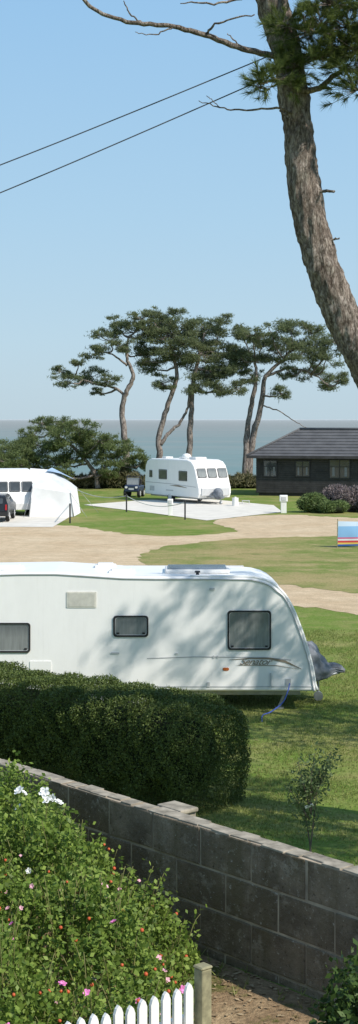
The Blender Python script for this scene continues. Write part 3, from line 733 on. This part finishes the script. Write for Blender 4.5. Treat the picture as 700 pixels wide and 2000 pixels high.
for (bx,by,zz,lab,cs) in ((8.6,24.0,10,'tall pine on the lawn shading the caravan',
      [(6.3,8.4,.8),(7.4,9.9,.9),(8.8,10.4,1.1),(9.8,8.2,.7),(6.9,7.2,.7),(9.9,9.8,1.0),(11.4,8.8,.9),(7.2,5.6,1.2),(8.8,5.9,1.2),(9.6,5.0,1.0),(6.4,4.9,.9),(8.0,4.6,.9)]),
      (6.6,17.6,6,'shorter pine on the lawn casting shade on the grass',
      [(5.4,6.2,1.0),(6.7,6.9,1.2),(7.8,6.0,1.0),(5.0,5.2,.9),(6.5,5.1,1.0),(4.4,6.0,.8)])):
    pine(lab,(bx,by,0),[([(bx,0,0),(bx+.2,0,zz*.4),(bx-.1,0,zz*.8),(bx,0,zz)],.16,.06)],cs,'needle',dens=100 if zz>8 else 150,depth=1.6,subs=9,core=.2,brs=.3,flat=.8)

# ---- big foreground leaning pine
ox=4.5
bt=thing('pine_tree','tall leaning pine with rough bark and bare lower branches','tree',(ox,20,0))
tr=Acc()
tpts=[(4.5,0,-.1),(4.35,0,1.5),(3.95,0,3),(3.45,0,4.2),(3.02,0,5.1),(2.64,0,5.82),(2.37,0,6.35),(2.11,0,6.89),(1.87,0,7.49),(1.71,0,8.09),(1.60,0,8.75),(1.53,0,9.42),(1.40,0,10.29),(1.2,0,10.95),(1.0,0,11.9),(.95,.1,13),(1.2,.2,14.2)]
sp=spline([(x-ox,y,z) for x,y,z in tpts],14); rad=interp([.33,.29,.265,.25,.24,.235,.23,.225,.22,.215,.20,.19,.19,.205,.16,.12,.08],len(sp))
V=[];F=[];seg=60
for i,p in enumerate(sp):
    t=(sp[min(i+1,len(sp)-1)]-sp[max(i-1,0)]).normalized(); a=t.cross(Vector((0,1,0))).normalized(); b=t.cross(a)
    for k in range(seg):
        an=2*math.pi*k/seg; d=a*math.cos(an)+b*math.sin(an)
        q=p+d*rad[i]; r=rad[i]+.022*mn.noise(Vector((q.x*5,q.y*5,q.z*1.8)))+.030*mn.noise(Vector((q.x*15,q.y*15,q.z*5)))+.018*mn.noise(Vector((q.x*34,q.y*34,q.z*14)))
        V.append(p+d*r)
for i in range(len(sp)-1):
    for k in range(seg):
        a=i*seg+k;b=i*seg+(k+1)%seg; F.append((a,b,b+seg,a+seg))
tr.add(V,F)
def br(pts,rs,wob=.012,n=7,sg=8): tr.tube([(x-ox,y,z) for x,y,z in pts],rs,sg,n,.12,wob)
br([(1.38,-.1,10.1),(1.27,-.2,10.16),(.73,-.4,10.25),(.33,-.5,10.38),(-.13,-.6,10.46),(-.67,-.6,10.52),(-1.13,-.6,10.72),(-1.36,-.6,11.05),(-1.6,-.6,11.5)],[.055,.04,.036,.03,.026,.022,.016])
br([(-.45,-.6,10.49),(-.62,-.6,10.62),(-.70,-.6,10.78)],[.012,.006]); br([(.33,-.5,10.38),(.5,-.6,10.5),(.95,-.7,10.58)],[.018,.008]); br([(-.05,-.6,10.46),(-.3,-.65,10.34),(-.55,-.7,10.36)],[.012,.004]); br([(.9,-.35,10.2),(.7,-.4,10.34),(.62,-.4,10.42)],[.012,.005])
br([(1.15,-.1,11.1),(.9,-.3,10.93),(.5,-.4,10.80),(.2,-.4,10.82),(.02,-.4,10.80)],[.03,.014,.006])
br([(1.5,-.1,9.42),(1.3,-.3,9.48),(.87,-.4,9.44),(.53,-.4,9.47),(.25,-.4,9.56)],[.018,.012,.005]); br([(.53,-.4,9.47),(.40,-.45,9.58),(.35,-.45,9.61)],[.007,.003])
br([(1.3,-.22,9.47),(1.42,-.3,9.36),(1.5,-.3,9.30)],[.012,.006])
br([(1.62,-.05,8.38),(1.83,-.15,8.43),(2.0,-.2,8.435)],[.028,.016]); br([(1.8,0,7.88),(1.95,-.1,7.82),(2.07,-.15,7.84)],[.02,.01])
limbs=[[(1.4,-.1,10.2),(1.75,-.3,10.15),(2.1,-.4,10.2),(2.6,-.5,10.35),(3.1,-.5,10.5)],
       [(1.5,-.1,9.75),(1.8,-.3,9.75),(2.1,-.4,9.95),(2.5,-.5,9.85),(2.9,-.5,9.6)],
       [(1.2,-.1,11.0),(1.6,-.4,10.95),(2.0,-.5,10.75),(2.4,-.6,10.7),(3,-.6,10.8)],
       [(1.5,-.15,9.9),(1.4,-.5,9.85),(1.15,-.7,9.75),(.98,-.8,9.68)],
       [(1.35,-.15,10.6),(1.45,-.5,10.5),(1.6,-.7,10.4),(1.9,-.8,10.3)],
       [(1.1,0,12),(1.8,-.2,12.4),(2.8,-.3,12.6),(3.8,-.2,12.9)],[(1.05,0,12.4),(.2,.3,12.9),(-.7,.5,13.2)],[(1.1,.1,13),(1.3,.9,13.6),(1.6,1.8,13.9)]]
for L in limbs: br(L,[.05,.035,.02,.01])
cent=[(1.02,-.8,9.68,.17,.12),(1.18,-.7,9.78,.17,.12),(1.36,-.5,9.82,.18,.12),(1.30,-.5,10.05,.12,.09),(1.36,-.6,10.5,.19,.14),(1.62,-.7,10.40,.22,.16),(1.5,-.5,10.0,.20,.11),
 (1.93,-.6,10.78,.30,.15),(2.12,-.5,10.52,.28,.16),(2.0,-.4,10.24,.26,.12),(2.28,-.5,10.20,.28,.15),(2.26,-.5,9.72,.24,.15),(2.3,-.5,10.9,.28,.17),(1.8,-.6,10.52,.22,.15),(1.78,-.4,10.14,.22,.10),(2.1,-.5,9.98,.18,.08),
 (2.6,-.5,10.4,.3,.2),(2.9,-.5,9.8,.3,.2),(2.9,-.5,10.8,.3,.2),(1.62,-.6,10.88,.15,.1),
 (3.2,-.2,12.7,.6,.3),(2.4,-.3,12.6,.5,.3),(3.8,-.2,13,.6,.3),(-.4,.4,13.1,.5,.3),(.4,.2,12.9,.5,.25),(1.4,1.2,13.8,.6,.3),(1.2,.2,14.4,.7,.4)]
VV=[]
for cx,cy,cz,rx,rz_ in cent:
    n=int(17*rx/.15*rx/.15) if cz<11 else int(50*rx)
    n=min(n,62)
    P_=rng.normal(size=(n,3))*.60*np.array([rx,rx,rz_])+np.array([cx-ox,cy,cz])
    for p in P_:
        dr=np.array([p[0]-(cx-ox),p[1]-cy,(p[2]-cz)+.07])+rng.normal(size=3)*.04; dr/=np.linalg.norm(dr)+1e-6
        k=64; tpos=rng.random(k)[:,None]*.12; B=p+dr*tpos
        D=rng.normal(size=(k,3))*.5+dr*1.1; D/=np.linalg.norm(D,axis=1)[:,None]
        Wd=np.cross(D,rng.normal(size=(k,3))); Wd/=np.linalg.norm(Wd,axis=1)[:,None]
        L=.125*(1+rng.uniform(-.3,.25,k))[:,None]
        VV.append(np.stack([B-Wd*.0034,B+Wd*.0034,B+D*L],1).reshape(-1,3))
        if random.random()<.8: tr.tube([Vector((cx-ox,cy,cz-.05)),Vector(p)],[.006,.003],4,1)
tr.obj('trunk',M['bark'],bt)
V=np.concatenate(VV); mesh_obj('crown',V,np.arange(len(V)).reshape(-1,3),M['needle'],bt)

for k,(z0,z1) in enumerate(((8.94,10.40),(8.57,10.13))):
    e=thing('overhead_cable','dark overhead cable running to the leaning pine','cable',(1.42,20.25,z1-.02),0,'overhead cables')
    s=(z0-z1)/(3.75); acc=Acc()
    pts=[(-t,(t*.08),s*t+ .0035*t*(t-3.75)) for t in (0,2,3.75,7,12,20,30)]
    acc.tube(pts,[.0082,.0082],6,8); acc.obj('strand',M['wire'],e)

# ---------------------------------------------------------------- hedge (clipped)
hd=thing('hedge','dark green clipped hedge on the lawn beside the caravan','hedge',(0,0,0))
Hd=Vector((-.758,.652)); Hn=Vector((.652,.758)); H0=Vector((.35,21.9))
def hedge_pts(n,L0=-.45,L1=6.5,hw=.80,top=1.53):
    N=n*3
    u=rng.uniform(L0,L1,N); v=rng.uniform(-hw,hw,N); z=rng.uniform(0,top,N)
    hh=top+.02*np.sin(u*2.7+v*2)+.03*np.sin(u*1.3+1)-.15*np.clip(1-(u-L0)/1.7,0,1)**1.5
    z=z/top*hh
    rr=.46
    du=np.minimum(u-L0,99); dv=hw-np.abs(v); dz=hh-z
    q=np.stack([np.maximum(rr-du,0),np.maximum(rr-dv,0),np.maximum(rr-dz,0)],1); dist=rr-np.linalg.norm(q,axis=1)
    inside=np.where((q>0).any(1),dist,np.minimum(np.minimum(du,dv),dz))
    bump=.04*np.sin(u*4.1+z*3)*np.sin(v*5+u*2.3)+.03*np.sin(u*9+z*8.3)+.025*np.sin(u*17-z*13+v*11)
    inside=inside+bump-.03
    low=np.clip(1-z/.5,0,1)
    inside=inside-low*.12*(1+np.sin(u*7))
    k=(inside>0)&(inside<.12)
    u,v,z=u[k],v[k],z[k]
    return np.stack([H0.x+Hd.x*u+Hn.x*v,H0.y+Hd.y*u+Hn.y*v,z],1)
C=hedge_pts(300000)
V,F=leaves_np(C,.031,.55); mesh_obj('foliage',V,F,M['hedge'],hd)
C2=hedge_pts(16000); C2=C2[C2[:,2]>1.25]
bm=bmesh.new()
rot=Matrix(((Hd.x,Hn.x,0),(Hd.y,Hn.y,0),(0,0,1))).to_4x4()
bm_box(bm,(H0.x+Hd.x*3.2,H0.y+Hd.y*3.2,.68),(6.3,1.05,1.02),rot,.3,3); from_bm('shade_core',bm,M['core'],hd)  # solid dark box added inside the hedge to block light
V,F=tufts_np(C2,.06,.012,4,1.2); mesh_obj('shoots',V,F,M['hedge'],hd)

# ---------------------------------------------------------------- block wall
wl=thing('block_wall','weathered concrete block garden wall topped with lichen','wall',(WX,WY,0),math.atan2(WD.y,WD.x))
bl,bh,th=.475,.25,.14
bm=bmesh.new()
top=2.9
for r in range(5):
    zc=top-bh*(r+.5)
    off=(bl/2 if r%2 else 0)+.12
    for k in range(-7,24):
        x=off+k*bl
        bm_box(bm,(x+random.uniform(-.003,.003),0+random.uniform(-.005,.005),zc),(bl-.012,th,bh-.012),Matrix.Rotation(random.uniform(-.007,.007),4,'Y'),.008,2)
from_bm('blocks',bm,M['block'],wl)
bm=bmesh.new(); bm_box(bm,(3.9,0,top-.64),(14.6,th-.011,1.27)); from_bm('mortar',bm,M['mortar'],wl)
bm=bmesh.new()
for k in range(90):
    L_=random.uniform(.10,.2); x=-3.2+k*.16; bm_box(bm,(x,random.uniform(-.012,.012),top-.001),(L_,th*random.uniform(.6,.95),.006+random.random()*.008),Matrix.Rotation(random.uniform(-.05,.05),4,'Z'),.002,1)
from_bm('capping',bm,M['coping'],wl)
bm=bmesh.new(); bm_box(bm,(0,0,-.65),(.20,.16,1.26),None,.01); bm_box(bm,(0,0,.0),(.25,.16,.03),None,.010); from_bm('pier',bm,M['coping'],wl,loc=(1.80,-.16,top-.012))

# ---------------------------------------------------------------- rose bush
rb=thing('rose_bush','dense flowering rose bush with hips, pink and white blooms','rose bush',(0,0,0))
def rtop(x,y):
    t=np.clip((x+1.25)/1.42,0,1)
    h=.84-.54*t**1.3
    h=h-.08*np.clip((8.6-y),0,3)*1.0
    h+=.11*np.sin(x*7+y*2)+.09*np.sin(y*6.3+x*3)+.08*np.sin(x*17)*np.sin(y*13)+.04*np.sin(x*31+y*7)
    d=(x-WX)*.763+(y-WY)*.646
    e=np.clip((-d-.1)/.35,0,1); h=h*np.sqrt(e)
    f=(y-7.15)-(x+.1)*.86
    e2=np.clip((f+.02)/.25,0,1); e2=np.where(x>-1.0,e2,1); h=h*np.sqrt(e2)
    e3=np.clip((.14-x)/.25,0,1); h=h*np.sqrt(e3)
    return h
n=230000
px=rng.uniform(-2.6,.16,n); py=rng.uniform(5.6,11.2,n)
k=(np.abs(px)<py*.125+.35); px=px[k];py=py[k]
hh=rtop(px,py); dz=rng.exponential(.15,len(px))
z=hh-dz+rng.normal(size=len(px))*.045; k=(hh>.10)&(z>.0)
C=np.stack([px[k],py[k],GZ+z[k]],1)
q=C; dn=np.sin(q[:,0]*13+q[:,1]*6)*np.sin(q[:,1]*11-q[:,0]*5)+.9*np.sin(q[:,0]*29+q[:,2]*20)*np.sin(q[:,1]*23)
C=C[(rng.random(len(C))<.58+.7*dn)][:80000]
V,F=leaves_np(C,.033,.66,updir=(0.2,-.3,.9),flat=.25); mesh_obj('foliage',V,F,M['rose'],rb)
acc=Acc(); LV=[]
for k in range(420):
    x=random.uniform(-1.9,.08); y=random.uniform(6.6,9.9)
    h=float(rtop(np.array([x]),np.array([y]))[0])
    if h<.12: continue
    a=random.uniform(0,6.28); L=random.uniform(.0,.12)
    b=Vector((x,y,GZ+h*.3)); t=Vector((x+math.cos(a)*.14,y+math.sin(a)*.14,GZ+h+L))
    acc.tube([b,b.lerp(t,.6)+Vector((0,0,.05)),t],[.004,.002],4,3)
    nl=20; LV.append(np.array([list(b.lerp(t,.45+.58*q/nl)) for q in range(nl)])+rng.normal(size=(nl,3))*.028)
acc.obj('stem',M['stem'],rb)
V,F=leaves_np(np.concatenate(LV),.034,.66); mesh_obj('shoot_leaves',V,F,M['rose'],rb)
def bloom_mesh(name,mat,r,layers=2):
    V=[];F=[]
    for L in range(layers):
        for k in range(5):
            a=k*2*math.pi/5+L*.6; rr=r*(1-.28*L); lift=.25+.35*L
            for (u,w,zz) in ((.05,0,0),(.55,-.42,lift*.5),(1.0,-.28,lift),(1.08,.0,lift*.85),(1.0,.28,lift),(.55,.42,lift*.5)):
                x=rr*u;y=rr*w; V.append((x*math.cos(a)-y*math.sin(a),x*math.sin(a)+y*math.cos(a),rr*zz))
            o=len(V)-6; F.append(tuple(range(o,o+6)))
    me=bpy.data.meshes.new(name); me.from_pydata(V,[],F); me.materials.append(mat); return me
def place(me,name,x,y,dz=.0,s=1):
    o=bpy.data.objects.new(name,me); h=float(rtop(np.array([x]),np.array([y]))[0])
    o.location=(x,y,GZ+h+dz); o.scale=(s,s,s); o.rotation_euler=(R(random.uniform(10,75)),R(random.uniform(-40,40)),random.uniform(-.6,.6))
    link(o,rb); return o
mw=bloom_mesh('white_bloom',M['petal_white'],.030,3); mp=bloom_mesh('pink_bloom',M['petal_pink'],.019); mpp=bloom_mesh('pale_bloom',M['petal_pale'],.014)
WB=[(-1.04,9.95),(-1.0,9.9),(-1.02,9.8),(-.84,9.6),(-.79,9.6),(-.82,9.5),(-.75,9.55),(-.90,9.2)]
for x,y in WB: place(mw,'white_bloom',x,y,.12,random.uniform(.8,1.2) if y>9.3 else .6)
PB=[(-.45,7.5),(.02,8.3),(-.78,7.0),(-.5,7.2),(-.83,7.6),(-1.1,9.2),(-.2,7.6),(-.7,6.7),(-.35,8.2),(-.9,8.3),(-.6,7.9)]
for x,y in PB: place(mp,'pink_bloom',x,y,.05,random.uniform(.8,1.2))
for k in range(24): place(mpp,'pale_bloom',random.uniform(-1.1,-.05),random.uniform(7.2,9.6),.04,random.uniform(.7,1.1))
bm=bmesh.new(); bmesh.ops.create_icosphere(bm,subdivisions=2,radius=.010); mh=bpy.data.meshes.new('rose_hip'); bm.to_mesh(mh); bm.free(); mh.materials.append(M['hip'])
for k in range(70):
    x=random.uniform(-1.1,.05); y=random.uniform(7.0,9.8)
    if float(rtop(np.array([x]),np.array([y]))[0])<.15: continue
    place(mh,'rose_hip',x,y,random.uniform(-.01,.04),random.uniform(.8,1.2))

sb=thing('shrub','dark leafy shrub beside the garden wall path','shrub',(1.04,7.85,GZ))
C=ellipsoid_pts((0,0,.26),(.34,.4,.42),5500,.1)+rng.normal(size=(5500,3))*.03; C2=ellipsoid_pts((.35,-.5,.3),(.5,.5,.5),6000,.3); C=np.concatenate([C,C2]); C=C[C[:,2]>0]
V,F=leaves_np(C,.045,.55); mesh_obj('foliage',V,F,M['darkbush'],sb)
acc=Acc()
for k in range(14): acc.tube([(random.uniform(-.1,.3),random.uniform(-.4,.1),0),(random.uniform(-.3,.6),random.uniform(-.6,.3),.4)],[.01,.004],5,3)
acc.obj('stem',M['twig'],sb)
# ---------------------------------------------------------------- picket fence
pf=thing('picket_fence','low white picket fence fixed to a weathered post','fence',(.067,7.2,GZ),math.atan2(-.654,-.757))
for k in range(20):
    x=.03+k*.07; h=.745+random.uniform(-.012,.012); w=.047;t=.016
    V=[(x-w/2,-t/2,.03),(x+w/2,-t/2,.03),(x+w/2,-t/2,h-.03),(x+w*.3,-t/2,h-.006),(x,-t/2,h+.008),(x-w*.3,-t/2,h-.006),(x-w/2,-t/2,h-.03)]; m_=7
    V+=[(a,t/2,c) for a,b,c in V]
    F=[tuple(range(m_)),tuple(range(m_,2*m_))[::-1]]+[(i,(i+m_),(i+1)%m_+m_,(i+1)%m_) for i in range(m_)]
    mesh_obj('picket',V,F,M['picket'],pf)
box('rail',(.72,-.028,.58),(1.45,.03,.05),M['picket'],pf,.004); box('rail',(.72,-.028,.18),(1.45,.03,.05),M['picket'],pf,.004)
gp=thing('fence_post','weathered square timber fence post with lichen','post',(.112,7.22,GZ),R(40))
bm=bmesh.new(); bm_box(bm,(0,0,.41),(.062,.062,.82),None,.008,2); from_bm('shaft',bm,M['postwood'],gp)
bm=bmesh.new(); bm_box(bm,(0,0,.825),(.070,.070,.015),None,.006,1); from_bm('cap',bm,M['postwood'],gp)

# ---------------------------------------------------------------- sapling
sg=thing('sapling','thin young tree with sparse dark leaves on the lawn','young tree',(1.65,19.4,0))
acc=Acc(); tips=[]
for k in range(9):
    a=k*2.4; sp_=.08+.22*random.random()
    t=Vector((math.cos(a)*sp_*1.2,math.sin(a)*.2,random.uniform(.85,1.5)))
    b0=Vector((.02*(k%2),0,0)) if k<2 else Vector((.02*(k%2),0,random.uniform(.4,.7)))
    path=[b0,b0.lerp(t,.35)*1.0,Vector((t.x*.6,t.y*.6,b0.z*.4+t.z*.6)),t]; acc.tube(path,[.011,.007,.003],6,5)
    for q in spline(path,8)[8:]: 
        tips+= [q+Vector((random.gauss(0,.06),random.gauss(0,.06),random.gauss(0,.06))) for _ in range(8)]
acc.obj('trunk',M['twig'],sg)
V,F=leaves_np(np.array([list(p) for p in tips]),.06,.45); mesh_obj('crown',V,F,M['sapling'],sg)
box('label_tag',(-.01,-.04,.62),(.11,.01,.035),M['picket'],sg,.003,rot=(0,R(-20),0))

# ---------------------------------------------------------------- cliff edge scrub and shrubs
sc=thing('scrub_hedge','rough brown-green scrub hedge along the cliff edge','hedge',(0,122,0))
n=26000; x=rng.uniform(-26,34,n); y=rng.uniform(-1.2,1.2,n); h=1.35+.3*np.sin(x*.9)+.2*np.sin(x*2.7)+.12*np.sin(x*7.1)
z=h*rng.random(n)**.5*(1-.3*np.abs(y)/1.2)
V,F=tufts_np(np.stack([x,y,z],1),.28,.07,3,.6); mesh_obj('foliage',V,F,M['scrub'],sc)
bm=bmesh.new(); bm_box(bm,(4,.2,.5),(60,1.4,.95),None,.2,2); from_bm('shade_core',bm,M['core'],sc)  # near-black filler box, painted as the shade behind the scrub leaves
def shrub(lab,x,y,r,h,mat,n=3500):
    e=thing('shrub',lab,'shrub',(x,y,0),0)
    C=np.concatenate([ellipsoid_pts((random.uniform(-r*.5,r*.5),random.uniform(-r*.4,r*.4),h*random.uniform(.3,.62)),(r*.6,r*.6,h*.4),n//6,.5) for _ in range(7)]); C=C[C[:,2]>0]
    V,F=tufts_np(C,.16,.06,3,.6); mesh_obj('foliage',V,F,M[mat],e)
    bm=bmesh.new(); bmesh.ops.create_icosphere(bm,subdivisions=3,radius=1,matrix=Matrix.Translation((0,0,h*.35))@Matrix.Diagonal((r*.75,r*.7,h*.35,1))); from_bm('shade_core',bm,M['core'],e)  # dark solid ball standing in for shade inside the shrub
shrub('rounded green shrub in front of the lodge',7.9,90.5,1.15,1.2,'shrubgreen')
shrub('green shrub with purple flower spikes before the lodge',9.9,91.5,1.4,1.65,'shrubpurple',5000)
shrub('purple-flowered shrub in front of the lodge',12.3,90.5,1.5,1.7,'shrubpurple',5000)
shrub('low green shrub beside flowering bushes',9.0,89.6,.9,.8,'shrubgreen')

# ---------------------------------------------------------------- light, sky, camera
el=R(42); az=Vector((.82,-.57,0)).normalized()
to=Vector((az.x*math.cos(el),az.y*math.cos(el),math.sin(el)))
sl=bpy.data.lights.new('sun','SUN'); sl.energy=5.0; sl.angle=R(.6); sl.color=(1,.94,.85)
so=bpy.data.objects.new('sun',sl); so.rotation_euler=(-to).to_track_quat('-Z','Y').to_euler(); col.objects.link(so)
w=bpy.data.worlds.new('World'); scene.world=w; w.use_nodes=True; nt=w.node_tree
bg=nt.nodes['Background']; sk=nt.nodes.new('ShaderNodeTexSky'); sk.sky_type='NISHITA'; sk.sun_disc=False
sk.sun_elevation=el; sk.sun_rotation=math.atan2(az.x,az.y); sk.air_density=1.0; sk.dust_density=.6; sk.ozone_density=1.5; sk.altitude=0
tc=nt.nodes.new('ShaderNodeTexCoord'); sx=nt.nodes.new('ShaderNodeSeparateXYZ'); nt.links.new(tc.outputs['Generated'],sx.inputs[0])
rp=nt.nodes.new('ShaderNodeValToRGB'); e=rp.color_ramp.elements
stops=[(0,(.52,.67,.77)),(.05,(.50,.69,.83)),(.13,(.43,.66,.86)),(.26,(.335,.59,.87)),(.6,(.25,.42,.66)),(1,(.22,.36,.57))]
e[0].position=0;e[0].color=lin(stops[0][1]);e[1].position=1;e[1].color=lin(stops[-1][1])
for p,c in stops[1:-1]:
    q=e.new(p); q.color=lin(c)
nt.links.new(sx.outputs['Z'],rp.inputs['Fac'])
ml=nt.nodes.new('ShaderNodeVectorMath'); ml.operation='SCALE'; ml.inputs['Scale'].default_value=10; nt.links.new(rp.outputs[0],ml.inputs[0])
mx=nt.nodes.new('ShaderNodeMix'); mx.data_type='RGBA'; mx.inputs[0].default_value=.90
nt.links.new(sk.outputs[0],mx.inputs[6]); nt.links.new(ml.outputs[0],mx.inputs[7])
nt.links.new(mx.outputs[2],bg.inputs['Color']); bg.inputs['Strength'].default_value=.10
cam=bpy.data.cameras.new('camera'); co=bpy.data.objects.new('camera',cam); col.objects.link(co)
co.location=(0,0,5.5); co.rotation_euler=(R(90),0,0); cam.sensor_fit='VERTICAL'; cam.sensor_height=36; cam.lens=54; cam.shift_y=-.091
cam.clip_end=90000; cam.clip_start=.1
scene.camera=co
scene.view_settings.view_transform='Standard'; scene.view_settings.look='None'; scene.view_settings.exposure=0
